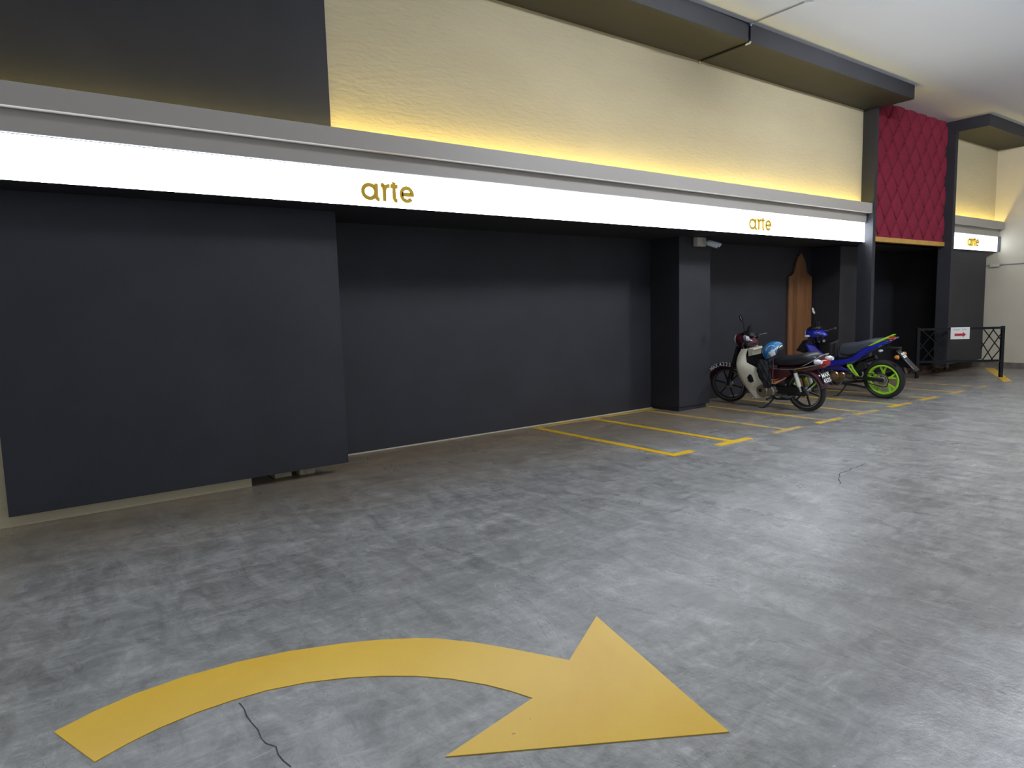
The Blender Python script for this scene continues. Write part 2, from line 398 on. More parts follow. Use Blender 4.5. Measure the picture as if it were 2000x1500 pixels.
for x0, x1, lab in ((XL, 10.9, 'yellow LED strip lying in the long cornice cove'), (13.93, XF-.01, 'yellow LED strip lying in the short cornice cove')):
    t = empty('led_strip', (x0, 5.40, 2.80)); tag(t, lab, 'light strip')
    MB().box(0, x1-x0, -.012, .012, 0, .004).build('backing_tape', CAMW, t)
    MB().box(0, x1-x0, -.009, .009, .004, .009).build('glowing_lens', LED, t)

# ------------------------------------------------------------------ hung black panels and what lies under them
pn = MB().box(-.098, 2.432, 5.885, 5.968, .092, 2.358).build('cladding_panel', BLACK); tag(pn, 'big black cladding panel hung on the beige wall, concrete blocks beneath it', 'wall panel', None)
pn2 = MB().box(13.92, 15.98, 5.51, 5.56, .19, 2.36).build('cladding_panel', BLACK); tag(pn2, 'narrow black cladding panel hung under the short light box', 'wall panel')
def block(x0, x1, y0, z1, label):
    b = MB().box(x0, x1, y0, y0+.19, 0, z1).build('concrete_block', BLOCKM); md = b.modifiers.new('edge', 'BEVEL'); md.width = .008; md.segments = 2
    tag(b, label, 'block', 'blocks under the hung panels')
block(1.823, 1.975, 6.10, .19, 'pale concrete block under the big black panel, beside the beige wall end')
block(2.036, 2.178, 6.06, .19, 'pale concrete block under the big black panel, beside the panel end')
block(15.5, 15.7, 6.0, .12, 'small pale block lying under the narrow black panel')
rub = MB()
for i in range(40):
    x = 14.2+random.random()*1.2; y = 5.9+random.random()*.5; r = .012+random.random()*.03
    a = random.random()*3; mb = MB().box(-r, r, -r*.7, r*.7, 0, r).xf(Matrix.Translation((x, y, 0)) @ Matrix.Rotation(a, 4, 'Z')); rub.add(mb.v, mb.f)
ro = rub.build('rubble', BROWNSOIL); ro['kind'] = 'stuff'; tag(ro, 'brown crumbs of rubble under the narrow black panel', 'rubble')

# ------------------------------------------------------------------ red quilted panel
def red_panel():
    X0, X1, Z0, Z1, YF = 11.0, 13.81, 2.455, ZC, 5.50
    t = empty('quilted_panel', ((X0+X1)/2, YF, Z0)); tag(t, 'crimson diamond quilted panel with a gold bottom edge between two black fins', 'wall panel')
    ox, oz = -(X0+X1)/2, -Z0
    def B(mb, *a, **k): return mb.xf(Matrix.Translation((ox, -YF, oz))).build(*a, **k)
    B(MB().box(X0, X1, 5.505, 5.537, Z0, Z1), 'backing', CRIMSON, t)
    B(MB().box(X0, X1, 5.435, 5.537, 2.378, 2.452), 'bottom_trim', GOLDTRIM, t)
    Wd, Hd = .405, .525; cx0, cz0 = 11.62, 2.735
    for i in range(-4, 14):
        for j in range(-2, 10):
            cx = cx0+i*Wd/2; cz = cz0+j*Hd/2
            if (i+j) % 2 == 0: continue
            hw, hh = Wd/2-.011, Hd/2-.015
            # a puffed cushion: rings of a diamond, clipped to the panel
            def ring(k, y): return [(cx+a*hw*k, y, cz+b*hh*k) for a, b in ((1, 0), (.5, .5), (0, 1), (-.5, .5), (-1, 0), (-.5, -.5), (0, -1), (.5, -.5))]
            bm = bmesh.new(); rs = []
            for k, y in ((1, 5.507), (.985, 5.478), (.90, 5.462), (.6, 5.450), (.25, 5.446)): rs.append([bm.verts.new(p) for p in ring(k, y)])
            for a, b in zip(rs, rs[1:]):
                for q in range(8): bm.faces.new((a[q], a[(q+1) % 8], b[(q+1) % 8], b[q]))
            bm.faces.new(rs[-1])
            for co, no in (((X0+.005, 0, 0), (-1, 0, 0)), ((X1-.005, 0, 0), (1, 0, 0)), ((0, 0, Z0), (0, 0, -1)), ((0, 0, Z1-.004), (0, 0, 1))):
                bmesh.ops.bisect_plane(bm, geom=bm.verts[:]+bm.edges[:]+bm.faces[:], plane_co=co, plane_no=no, clear_outer=True)
            if len(bm.faces) > 0:
                xs = [v.co.x for v in bm.verts]; zs = [v.co.z for v in bm.verts]
                if max(xs)-min(xs) > .02 and max(zs)-min(zs) > .02:
                    bmesh.ops.recalc_face_normals(bm, faces=bm.faces)
                    me = bpy.data.meshes.new('diamond_cushion'); bm.to_mesh(me); me.transform(Matrix.Translation((ox, -YF, oz)))
                    me.polygons.foreach_set('use_smooth', [True]*len(me.polygons)); me.materials.append(CRIMSON)
                    o = bpy.data.objects.new('diamond_cushion', me); COL.objects.link(o); o.parent = t
            bm.free()
red_panel()

# ------------------------------------------------------------------ wooden board
def board():
    w = .35; P = [(-w, 0), (w, 0), (w, 1.88), (w-.05, 1.89)]
    half = [(.20, 1.945), (.165, 2.02), (.15, 2.08), (.13, 2.14), (.08, 2.21), (.03, 2.245)]
    P += half + [(0, 2.29)] + [(-a, b) for a, b in half[::-1]] + [(-w+.05, 1.89), (-w, 1.88)]
    o = MB().prism(P, -.02, .02, .006).build('wooden_board', WOOD); o.location = (11.03, 6.578, 0)
    tag(o, 'tall brown wooden board with a pointed ogee top standing against the black wall', 'board')
board()

# ------------------------------------------------------------------ security camera on the pillar
def cctv():
    t = empty('security_camera', (7.68, 6.09, 2.235)); tag(t, 'small white bullet security camera on the black pillar', 'camera')
    b = MB().prism([(-.09, .0), (.09, .0), (.09, .12), (-.09, .12)], -.075, 0.003, .008).build('junction_box', BOXM, t)
    MB().disc((.045, 0, .055), .045, -.088, -.07, 'y', 24, .004).build('mount_base', BOXM, t, True)
    MB().tube([(.045, -.085, .055), (.07, -.12, .05), (.085, -.13, .035)], .014, 10).build('bracket_arm', CAMW, t, True)
    d = Vector((.62, -.62, -.30)).normalized(); c0 = Vector((.05, -.12, .045))
    q = Vector((1, 0, 0)).rotation_difference(d).to_matrix().to_4x4(); M = Matrix.Translation(c0) @ q
    body = MB().lathe([(.0005, 0), (.032, 0), (.036, .006), (.036, .15), (.0005, .15)], (0, 0, 0), 'x', 24, False).xf(M).build('camera_body', CAMW, t, True)
    MB().grid(lambda u, v: (.02+u*.165, .042*math.cos(PI*v), .042*math.sin(PI*v)*(1)), 4, 12).xf(M).build('sun_shield', CAMW, t, True, .004)
    MB().lathe([(.0005, .151), (.030, .151), (.030, .155), (.0005, .155)], (0, 0, 0), 'x', 20, False).xf(M).build('lens', BPLASTIC, t)
cctv()

# ------------------------------------------------------------------ conduits
def conduit():
    x = 6.965; t = empty('conduit', (x, 4.81, ZC)); tag(t, 'thin painted conduit crossing the ceiling and wrapping the long black beam', 'pipe')
    MB().tube([(0, -2.2, -.012), (0, -.03, -.012)], .007, 8).build('ceiling_pipe', CONDUIT, t, True)
    MB().tube([(0, -.05, -.012), (0, -.02, -.014), (0, -.010, -.03)], .011, 8).build('elbow', CAMW, t, True)
    MB().tube([(0, -.009, -.02), (0, -.009, -.20)], .009, 8).build('drop_pipe', BLACK, t, True)
    MB().tube([(0, -.012, -.195), (0, .0, -.212), (0, .05, -.212)], .012, 8).build('elbow', CAMW, t, True)
    MB().tube([(0, .04, -.211), (0, .70, -.211)], .012, 8).build('soffit_pipe', BPLASTIC, t, True)
    MB().tube([(0, .665, -.211), (0, .69, -.213), (0, .692, -.235)], .013, 8).build('wall_elbow', BEIGE, t, True)
    MB().disc((0, -.70, -.045), .045, 0, .045, 'z', 20, .004).build('junction_box', CAMW, t, True)
    t2 = empty('conduit', (XF, 5.47, 2.083)); tag(t2, 'thin conduit with a junction box on the cream end wall', 'pipe')
    MB().tube([(-.012, -4.2, 0.04), (-.012, 1.0, -.005)], .012, 8).build('wall_pipe', CONDUIT, t2, True)
    MB().box(-.06, 0.003, -.10, .06, -.035, .015).build('junction_box', BOXM, t2)
    MB().box(-.05, .003, -.16, -.08, -.005, .02).build('coupling', CONDUIT, t2)
conduit()

# ------------------------------------------------------------------ floor markings
def flat(name, pts, m, label, group=None, z=.003):
    k = len(pts); v = [(x, y, .0) for x, y in pts] + [(x, y, z) for x, y in pts]
    f = [tuple(range(k))[::-1], tuple(range(k, 2*k))] + [(i, (i+1) % k, k+(i+1) % k, k+i) for i in range(k)]
    return tag(MB().add(v, f).build(name, m), label, 'floor marking', group)
ARROW = []
def floor_pt(px, py):   # survey of the painted outline: viewing rays met with the ground plane
    d = rt2*((px-1000)/1333.33) + up2*(-(py-750)/1333.33) + fw
    t = -CAMH/d.z; return (d.x*t, d.y*t)
for p in [(105.5,1430.5),(183.5,1391),(263,1356.5),(356,1324),(463,1294),(563,1273),(673.5,1257),(742,1250.5),(811,1247.3),(853,1248),(929,1256),(998,1268),(1067,1281.5),(1112,1290.4),
          (1165,1204.5),(1343,1361),(1424,1430.5),(870,1479),(1040.6,1364.5),(998,1350.5),(949.6,1338),(880.5,1326.5),(811.5,1321),(742.5,1321),(673.5,1325),(597.6,1334),(522,1349),(453,1369),(384,1392.5),(308,1424),(246,1455),(185,1489)]:
    ARROW.append(floor_pt(*p))
flat('floor_arrow', ARROW, YELLOW, 'large curved yellow arrow painted on the concrete floor')
LX = [5.12, 6.08, 7.08, 7.98, 8.88, 9.80, 10.72, 11.70, 12.62]
LABS = ['yellow bay line with a one-sided end tick, at the open end of the row', 'bright yellow bay line with a T-shaped end, before the black camera pillar',
        'faded yellow bay line running out from the side of the camera pillar', 'worn yellow bay line between the camera pillar and the maroon motorcycle',
        'worn yellow bay line between the two motorcycles, nearer the maroon one', 'worn yellow bay line between the two motorcycles, nearer the blue one',
        'worn yellow bay line just past the blue motorcycle, beside its rear wheel', 'faded yellow bay line midway between the blue motorcycle and the fence',
        'faded yellow bay line in front of the lattice fence, last of the row']
for i, x in enumerate(LX):
    w = .045; y0, y1 = 4.34, 6.47
    l, r = (0, .24) if i == 0 else (.24, .24)
    if i >= 7: l = r = .2
    pts = [(x-w-l, y0-.045), (x+w+r, y0-.045), (x+w+r, y0+.045), (x+w, y0+.045), (x+w, y1), (x-w, y1), (x-w, y0+.045), (x-w-l, y0+.045)]
    if l == 0: pts = [(x-w, y0-.045), (x+w+r, y0-.045), (x+w+r, y0+.045), (x+w, y0+.045), (x+w, y1), (x-w, y1)]
    flat('bay_line', pts, YFAINT if i in (2, 4, 7, 8) else (YWORN if i > 2 else YELLOW), LABS[i], 'motorcycle bay lines')
flat('wall_line', [(5.07, 6.47), (7.28, 6.47), (7.28, 6.57), (5.07, 6.57)], YWORN, 'yellow line along the foot of the black recess wall')
flat('corner_line', [(16.1, 5.50), (16.1, 5.32), (13.78, 4.28), (13.55, 4.33)], YELLOW, 'slanting yellow line under the black lattice fence')

# cracks in the slab
def crack(pts, w, seed):
    random.seed(seed); P = [Vector(floor_pt(*p)) for p in pts]; Q = []
    for a, b in zip(P, P[1:]):
        n = max(2, int((b-a).length/.04)); d = (b-a); nn = Vector((-d.y, d.x)).normalized()
        for i in range(n): Q.append(a+d*i/n+nn*random.uniform(-.010, .010))
    Q.append(P[-1]); v = []; f = []
    for i, q in enumerate(Q):
        d = (Q[min(i+1, len(Q)-1)]-Q[max(i-1, 0)]).normalized(); nn = Vector((-d.y, d.x))*w*random.uniform(.5, 1.2)*.5
        v += [(q.x+nn.x, q.y+nn.y, .0008), (q.x-nn.x, q.y-nn.y, .0008)]
    for i in range(len(Q)-1): f.append((2*i, 2*i+1, 2*i+3, 2*i+2))
    MB().add(v, f).build('crack', CRACK, floor)
crack([(470, 1372), (490, 1412), (515, 1440), (535, 1460), (568, 1498)], .005, 3)
crack([(1690, 905), (1640, 925), (1640, 945)], .008, 5)
random.seed(11)

# ------------------------------------------------------------------ fence and its sign
def fence():
    A = Vector((13.31, 5.61, 0)); B = Vector((14.36, 4.64, 0)); L = (B-A).length; ang = math.atan2((B-A).y, (B-A).x)
    t = empty('lattice_fence', A, (0, 0, ang)); tag(t, 'low black metal lattice fence standing beyond the blue motorcycle', 'fence')
    H = .91
    for x in (0, L): MB().box(x-.025, x+.025, -.025, .025, 0, H+.012).build('post', FENCEM, t)
    MB().box(.02, L-.02, -.02, .02, H-.04, H).build('top_rail', FENCEM, t)
    MB().box(.02, L-.02, -.02, .02, .28, .32).build('bottom_rail', FENCEM, t)
    z0, z1 = .315, H-.035
    for x0, x1 in ((.02, .47), (L-.36, L-.02)):
        w = x1-x0; h = z1-z0
        segs = [((x0, z0+h*.36), (x0+w*.62, z1)), ((x0+w*.12, z0), (x1, z1-h*.14)), ((x0+w*.55, z0), (x1, z0+h*.36)),
                ((x0, z0+h*.62), (x0+w*.62, z0)), ((x0+w*.10, z1), (x1, z0+h*.30)), ((x0+w*.55, z1), (x1, z0+h*.62))]
        for a, b in segs: MB().bar((a[0], 0, a[1]), (b[0], 0, b[1]), .014, .014, (0, 1, 0)).build('lattice_bar', FENCEM, t)
    # sign
    s = empty('paper_sign', (A+(B-A)*(.70/L)), (0, 0, ang)); tag(s, 'white paper sign with a red arrow hung on the black lattice fence', 'sign')
    w, h = .32, .212; zt = H+.005
    MB().box(-w/2, w/2, -.027, -.021, zt-h, zt).build('sheet', PAPER, s)
    MB().add([(x, -.0285, zt-h+z) for x, z in ((-.095, .058), (.045, .058), (.045, .033), (.10, .080), (.045, .127), (.045, .102), (-.095, .102))], [tuple(range(7))]).build('arrow', REDINK, s)
    marks = MB(); random.seed(4)
    for x0, k in ((-.105, 6), (.03, 5)):
        for i in range(k):
            xx = x0+i*.0165; marks.box(xx, xx+.004, -.0285, -.027, zt-.052, zt-.030)
            zz = random.choice((.030, .040, .049)); marks.box(xx, xx+.012, -.0285, -.027, zt-zz-.004, zt-zz)
    pr = marks.build('printed_line', GREYINK, s); pr['kind'] = 'stuff'
fence()

# ------------------------------------------------------------------ driveway ceiling lamps, outside the picture
def lamp(name, x, y, label):
    t = empty(name+'_offscreen', (x, y, ZC)); tag(t, label, 'lamp')
    MB().box(-.04, .04, -.62, .62, -.05, .003).build('housing', CAMW, t)
    MB().tube([(0, -.6, -.07), (0, .6, -.07)], .018, 10).build(name+'_tube_offscreen', TUBE, t, True)
    for s in (-1, 1): MB().box(-.02, .02, s*.61-.015, s*.61+.015, -.095, -.045).build('end_cap', CAMW, t)
lamp('batten_lamp', 6.965, 2.0, 'white batten lamp fed by the conduit that wraps the long black beam')
lamp('driveway_lamp', 11.3, 1.3, 'white batten lamp on the driveway ceiling facing the red quilted panel')

# ================================================================== motorcycles
def wheel(name, c, R, rr, tw, rimm, edgem, nsp, spw, root, M=None, hubr=.055, spk='straight'):
    """tyre with rim, spokes and hub as sub-parts; axis y"""
    M = M or Matrix.Identity(4); cx, cy, cz = c
    t = []
    for a in range(0, 360, 24):
        aa = math.radians(a); t.append((rr+.012+(R-rr-.012)/2+(R-rr-.012)/2*math.cos(aa), tw/2*math.sin(aa)))
    ty = MB().lathe(t, c, 'y', 48).xf(M).build(name, RUBBER, root, True)
    MB().lathe([(rr+.018, -tw*.34), (rr+.018, tw*.34), (rr, tw*.40), (rr-.014, tw*.30), (rr-.014, -tw*.30), (rr, -tw*.40)], c, 'y', 48).xf(M).build('rim', rimm, ty, True)
    if edgem: MB().lathe([(rr+.012, tw*.40), (rr+.012, tw*.43), (rr-.004, tw*.43), (rr-.004, tw*.40)], c, 'y', 48).xf(M).build('rim_edge', edgem, ty, True)
    MB().disc(c, hubr, -tw*.6, tw*.6, 'y', 24, .006).xf(M).build('hub', ALLOYDULL if edgem else BMETAL, ty, True)
    for i in range(nsp):
        a = 2*PI*i/nsp+.3; d = Vector((math.cos(a), 0, math.sin(a))); p = Vector((-math.sin(a), 0, math.cos(a)))
        C0 = Vector(c)
        if spk == 'straight':
            MB().bar(C0+d*hubr*.8, C0+d*(rr-.006), spw, .018, (0, 1, 0)).xf(M).build('spoke', rimm, ty)
        else:
            mb = MB(); mb.bar(C0+d*hubr*.8, C0+d*(rr*.55), spw, .03, (0, 1, 0))
            for s in (-1, 1): mb.bar(C0+d*(rr*.5)+p*s*.004, C0+d*(rr-.006)+p*s*.045, spw*.8, .026, (0, 1, 0))
            mb.xf(M).build('spoke', rimm, ty)
    return ty
def fender(c, r0, a0, a1, hw, drop, n=14):
    """curved mudguard: angle sweep about the axle, rounded across"""
    def fn(u, v):
        a = math.radians(a0+(a1-a0)*u); t = (v-.5)*2; r = r0-drop*(abs(t)**2.5)
        return (c[0]+r*math.cos(a), c[1]+hw*t, c[2]+r*math.sin(a))
    return MB().grid(fn, n, 10)
def steer(p, axis, deg): return Matrix.Translation(p) @ Matrix.Rotation(math.radians(deg), 4, axis) @ Matrix.Translation(-Vector(p))
def mirror_part(root, base, top, M, yaw=.25):
    b, t = Vector(base), Vector(top); s = 1 if b.y > 0 else -1
    st = MB().tube([b, b+Vector((0, 0, .05)), t-Vector((0, s*.02, .03)), t], .0055, 8).xf(M).build('mirror', BMETAL, root, True)
    def head(y): return None
    secs = []
    hc = t+Vector((.0, s*.015, .045))
    H = MB().lathe([(.0005, .024), (.035, .022), (.052, .012), (.056, 0), (.0005, 0)], (0, 0, 0), 'x', 24, False)
    S2 = Matrix.Translation(hc) @ Matrix.Rotation(yaw if s > 0 else -.15, 4, 'Z') @ Matrix.Rotation(.28, 4, 'Y') @ Matrix.Diagonal((1, .8, 1.0, 1))
    H.xf(S2).xf(M).build('mirror_shell', BPLASTIC, st, True)
    MB().lathe([(.0005, -.004), (.050, -.003), (.051, .002), (.0005, .002)], (0, 0, 0), 'x', 24, False).xf(S2).xf(M).build('mirror_glass', MIRROR, st, True)

# ------------------------------------------------------------------ maroon motorcycle
def maroon_bike():
    root = empty('motorcycle', (8.50, 4.93, 0), (math.radians(-8), 0, math.radians(86.5)))
    tag(root, 'maroon motorcycle with cream leg shield, parked beside the black camera pillar', 'motorcycle')
    WB = 1.25; RC = (0, 0, .28); FC = (WB, 0, .278)
    ax = Vector((-.40, 0, 1)).normalized(); ST = steer((WB-.06, 0, .30), ax, 17)
    wheel('rear_wheel', RC, .282, .220, .080, BMETAL, ALLOYDULL, 6, .020, root)
    wheel('front_wheel', FC, .278, .222, .070, BMETAL, ALLOYDULL, 6, .018, root, ST)
    # fork
    for s in (-1, 1):
        MB().tube([(WB, s*.062, .278), (WB-.10, s*.062, .52), (WB-.24, s*.055, .86)], [.020, .024, .022], 10).xf(ST).build('fork_leg', BMETAL, root, True)
    ff = fender(FC, .318, 20, 172, .058, .055).xf(ST).build('front_fender', MAROON, root, True, .004)
    # plate on the fender sides
    plate = MB().grid(lambda u, v: (FC[0]+(.295+.055*v)*math.cos(math.radians(122-72*u)), .064+.002*math.sin(PI*u), FC[2]+(.295+.055*v)*math.sin(math.radians(122-72*u))), 10, 2).xf(ST).build('number_strip', BPLASTIC, ff, False, .003)
    word = 'MAX4325'
    for i, ch in enumerate(word):
        a = math.radians(53+8.3*i+(2.5 if i > 2 else 0)); r = .326
        Mx = Matrix.Translation((FC[0]+r*math.cos(a), .0690, FC[2]+r*math.sin(a))) @ Matrix.Rotation(a-PI/2, 4, Vector((0, -1, 0))) @ Matrix(((-1, 0, 0, 0), (0, 0, 1, 0), (0, 1, 0, 0), (0, 0, 0, 1)))
        text_mesh(ch, .080, WLETTER, 'number_character', ff, ST @ Mx, .0008, sx=.92)
    # leg shield: two wings joined by a front shell
    fe = [(.845, .845), (.90, .75), (.925, .64), (.915, .54), (.88, .44), (.82, .33), (.75, .225), (.675, .145)]
    re = [(.80, .84), (.82, .74), (.80, .645), (.63, .585), (.55, .49), (.48, .385), (.665, .30), (.62, .155)]
    def interp(L, t):
        k = t*(len(L)-1); i = min(int(k), len(L)-2); f = k-i; return (L[i][0]*(1-f)+L[i+1][0]*f, L[i][1]*(1-f)+L[i+1][1]*f)
    def wing(s):
        def fn(u, v):
            a, b = interp(fe, u), interp(re, u); x = a[0]*(1-v)+b[0]*v; z = a[1]*(1-v)+b[1]*v
            wid = (.17+.05*math.sin(PI*min(1, u*1.1)))
            return (x, s*(wid-.075*v*v), z)
        return fn
    ls = MB()
    for s in (-1, 1): ls.grid(wing(s), 18, 8)
    def frontshell(u, v):
        a = interp(fe, u); wid = .17+.05*math.sin(PI*min(1, u*1.1)); t = (v-.5)*2
        return (a[0]+.075*(1-t*t), wid*t, a[1])
    lsh = ls.build('leg_shield', SHIELD, root, True, .005)
    MB().grid(lambda u, v: frontshell(u*.62, v), 12, 12).build('front_shell', MAROON, lsh, True, .006)
    MB().prism([(.715, .50), (.755, .455), (.74, .40), (.70, .38), (.655, .40), (.665, .455), (.69, .495)], .205, .212).build('vent', BPLASTIC, lsh)
    MB().prism([(.80, .84), (.70, .845), (.695, .82), (.715, .80), (.735, .70), (.80, .70)], -.10, .10, .01).build('inner_panel', SHIELD, lsh, True)
    # steering head, cover, lamp
    MB().tube([(.88, 0, .72), (.80, 0, .92)], .04, 12).build('steering_tube', BMETAL, root, True)
    hc = MB().loft([(1.03, 0, .955, .055, .055, 2.2), (1.01, 0, .95, .085, .085, 2.3), (.94, 0, .94, .105, .105, 2.4), (.86, 0, .93, .11, .10, 2.3), (.78, 0, .905, .09, .065, 2.2), (.74, 0, .895, .05, .035, 2)], 20).xf(ST).build('handlebar_cover', MAROON, root, True)
    MB().lathe([(.0005, .045), (.045, .04), (.068, .02), (.075, 0), (.0005, 0)], (1.015, 0, .955), 'x', 24, False).xf(ST).build('headlight', CLEAR, root, True)
    MB().loft([(.93, 0, 1.045, .05, .012, 2.5), (.88, 0, 1.05, .075, .03, 2.5), (.80, 0, 1.02, .07, .03, 2.5), (.77, 0, 1.0, .04, .012, 2.5)], 16).xf(ST).build('meter', BPLASTIC, root, True)
    MB().loft([(.88, .085, 1.0, .03, .035, 2.2), (.85, .10, .99, .035, .045, 2.2), (.81, .10, .985, .02, .03, 2.2)], 12).xf(ST).build('indicator', CLEAR, root, True)
    MB().loft([(.88, -.085, 1.0, .03, .035, 2.2), (.85, -.10, .99, .035, .045, 2.2), (.81, -.10, .985, .02, .03, 2.2)], 12).xf(ST).build('indicator', CLEAR, root, True)
    MB().tube([(.74, .33, .93), (.80, .2, .945), (.85, .08, .93), (.85, -.08, .93), (.80, -.2, .945), (.74, -.33, .93)], .012, 10).xf(ST).build('handlebar', CHROME, root, True)
    for s in (-1, 1):
        MB().tube([(.80, s*.2, .945), (.735, s*.34, .928)], .018, 12).xf(ST).build('grip', BPLASTIC, root, True)
        MB().loft([(.83, s*.175, .945, .035, .03, 2.5), (.78, s*.185, .94, .035, .03, 2.5)], 12).xf(ST).build('switch_box', BPLASTIC, root, True)
    for s in (-1, 1): MB().tube([(.86, s*.18, .945), (.85, s*.25, .94), (.80, s*.335, .915)], [.007, .006, .007], 8).xf(ST).build('lever', STEEL, root, True)
    mirror_part(root, (.83, .17, .96), (.80, .25, 1.28), ST)
    MB().prism([(.80, 1.01), (.86, 1.03), (.80, 1.16), (.77, 1.17)], .03, .10, .008).xf(ST).build('phone_holder', BPLASTIC, root, True)
    # front basket between knees
    bk = MB()
    B0 = [(.865, .565), (.56, .60), (.545, .78), (.74, .735), (.87, .695)]
    for s in (-1, 1): bk.prism(B0, s*.115-.004, s*.115+.004)
    bk.box(.55, .87, -.115, .115, .56, .57); bk.box(.55, .558, -.115, .115, .565, .78); bk.box(.86, .87, -.115, .115, .565, .70)
    bo = bk.build('basket', BPLASTIC, root)
    MB().tube([(.87, .12, .697), (.74, .12, .737), (.545, .12, .782), (.545, -.12, .782), (.74, -.12, .737), (.87, -.12, .697)], .007, 8, True).build('basket_rim', BMETAL, bo, True)
    # frame spine and engine
    MB().tube([(.87, 0, .70), (.66, 0, .46), (.45, 0, .42), (.18, 0, .55), (-.16, 0, .62)], .038, 10).build('frame', BMETAL, root, True)
    en = MB().loft([(.70, 0, .245, .05, .06, 2.4), (.66, 0, .25, .075, .09, 2.6), (.52, 0, .255, .085, .10, 2.8), (.40, 0, .265, .08, .085, 2.6), (.30, 0, .285, .05, .06, 2.4)], 20).build('engine', ALLOYDULL, root, True)
    MB().disc((.585, 0, .262), .098, .08, .150, 'y', 32, .018).build('flywheel_cover', ALLOY, en, True)
    MB().disc((.605, 0, .265), .028, .149, .154, 'y', 20, .002).build('cover_plug', BPLASTIC, en, True)
    MB().disc((.465, 0, .262), .07, .08, .138, 'y', 28, .014).build('sprocket_cover', ALLOY, en, True)
    MB().prism([(.40, .33), (.48, .345), (.55, .30), (.52, .22), (.42, .20), (.36, .26)], .06, .105, .012).build('case_cover', ALLOY, en, True)
    for i in range(5): MB().box(.72+i*.022, .732+i*.022, -.075, .075, .23, .37).build('cooling_fin', ALLOYDULL, en)
    MB().loft([(.715, 0, .30, .05, .05, 3), (.84, 0, .31, .05, .05, 3)], 14).build('cylinder', ALLOYDULL, en, True)
    # side cover with decals
    sc = MB()
    for s in (-1, 1): sc.prism([(.50, .60), (.14, .59), (.10, .52), (.17, .475), (.36, .365), (.47, .38), (.50, .44)], s*.125-.018, s*.125+.018, .012)
    sco = sc.build('side_cover', MAROON, root, True)
    MB().prism([(.455, .395), (.34, .40), (.225, .46), (.175, .485), (.19, .46), (.35, .372), (.45, .375)], .1435, .1455).build('decal', PINK, sco)
    MB().prism([(.465, .435), (.36, .437), (.29, .455), (.37, .418), (.465, .415)], .1440, .1462).build('decal', ORANGE, sco)
    MB().prism([(.46, .405), (.36, .407), (.27, .44), (.35, .39), (.45, .385)], .1445, .1468).build('decal', ORANGE, sco)
    # seat
    MB().loft([(.45, 0, .655, .075, .028, 3), (.42, 0, .66, .10, .045, 3), (.30, 0, .672, .12, .062, 3), (.12, 0, .688, .135, .072, 3), (-.02, 0, .712, .14, .075, 3), (-.14, 0, .735, .135, .068, 3), (-.22, 0, .735, .11, .045, 3), (-.255, 0, .73, .07, .02, 3)], 24).build('seat', VINYL, root, True)
    MB().tube([(.42, .135, .592), (.25, .142, .588), (.05, .145, .60), (-.12, .14, .635), (-.22, .12, .66)], .010, 8).build('side_trim', CHROME, root, True)
    MB().tube([(.42, -.135, .592), (.25, -.142, .588), (.05, -.145, .60), (-.12, -.14, .635), (-.22, -.12, .66)], .010, 8).build('side_trim', CHROME, root, True)
    # tail and rear mudguard
    MB().loft([(.30, 0, .58, .12, .035, 3), (.05, 0, .585, .125, .045, 3), (-.14, 0, .61, .115, .05, 3), (-.26, 0, .645, .085, .045, 3), (-.30, 0, .66, .05, .03, 3)], 20).build('tail_cover', MAROON, root, True)
    rf = fender(RC, .335, 60, 168, .075, .06).build('rear_fender', MAROON, root, True, .005)
    MB().loft([(-.235, 0, .655, .07, .055, 2.6), (-.29, 0, .665, .075, .058, 2.6), (-.345, 0, .675, .05, .035, 2.6)], 18).build('tail_light', REDLENS, root, True)
    for s in (-1, 1):
        MB().loft([(-.24, s*.12, .705, .03, .026, 2.2), (-.29, s*.125, .705, .038, .036, 2.2), (-.335, s*.125, .705, .022, .022, 2.2)], 14).build('indicator', CLEAR, root, True)
    MB().tube([(-.05, .125, .635), (-.18, .13, .70), (-.29, .10, .775), (-.315, 0, .785), (-.29, -.10, .775), (-.18, -.13, .70), (-.05, -.125, .635)], .009, 8).build('grab_rail', CHROME, root, True)
    # plate
    pl = MB().box(-.085, .085, -.002, .002, -.075, .075)
    PM = Matrix.Translation((-.305, 0, .475)) @ Matrix.Rotation(math.radians(-90), 4, 'Z') @ Matrix.Rotation(math.radians(-20), 4, 'X')
    plo = pl.xf(PM).build('number_plate', BPLASTIC, root)
    TM = PM @ Matrix.Translation((0, -.003, 0)) @ Matrix.Rotation(PI/2, 4, 'X')
    text_mesh('MAX', .075, WLETTER, 'number_text', plo, TM @ Matrix.Translation((0, .036, 0)), .0008)
    text_mesh('4325', .075, WLETTER, 'number_text', plo, TM @ Matrix.Translation((0, -.036, 0)), .0008)
    # swing arm, chain case, shocks
    for s in (-1, 1):
        MB().bar((.38, s*.085, .30), (-.02, s*.075, .28), .03, .045).build('swing_arm', BMETAL, root)
        sh = MB().tube([(.055, s*.125, .58), (.05, s*.125, .54), (.005, s*.125, .36)], .027, 14).build('shock_absorber', HWHITE, root, True)
        MB().tube([(.02, s*.125, .40), (-.005, s*.115, .29)], .017, 12).build('shock_rod', STEEL, sh, True)
        MB().tube([(.06, s*.125, .60), (.05, s*.125, .545)], .030, 12).build('shock_cap', BPLASTIC, sh, True)
    MB().prism([(.42, .335), (.05, .345), (-.06, .315), (-.075, .265), (-.03, .215), (.06, .215), (.40, .225)], .060, .092, .012).build('chain_case', BPLASTIC, root, True)
    MB().tube([(.60, -.06, .18), (.52, -.12, .14), (.30, -.14, .16), (.18, -.14, .19), (-.16, -.145, .26)], [.018, .018, .02, .04, .042], 12).build('exhaust', STEEL, root, True)
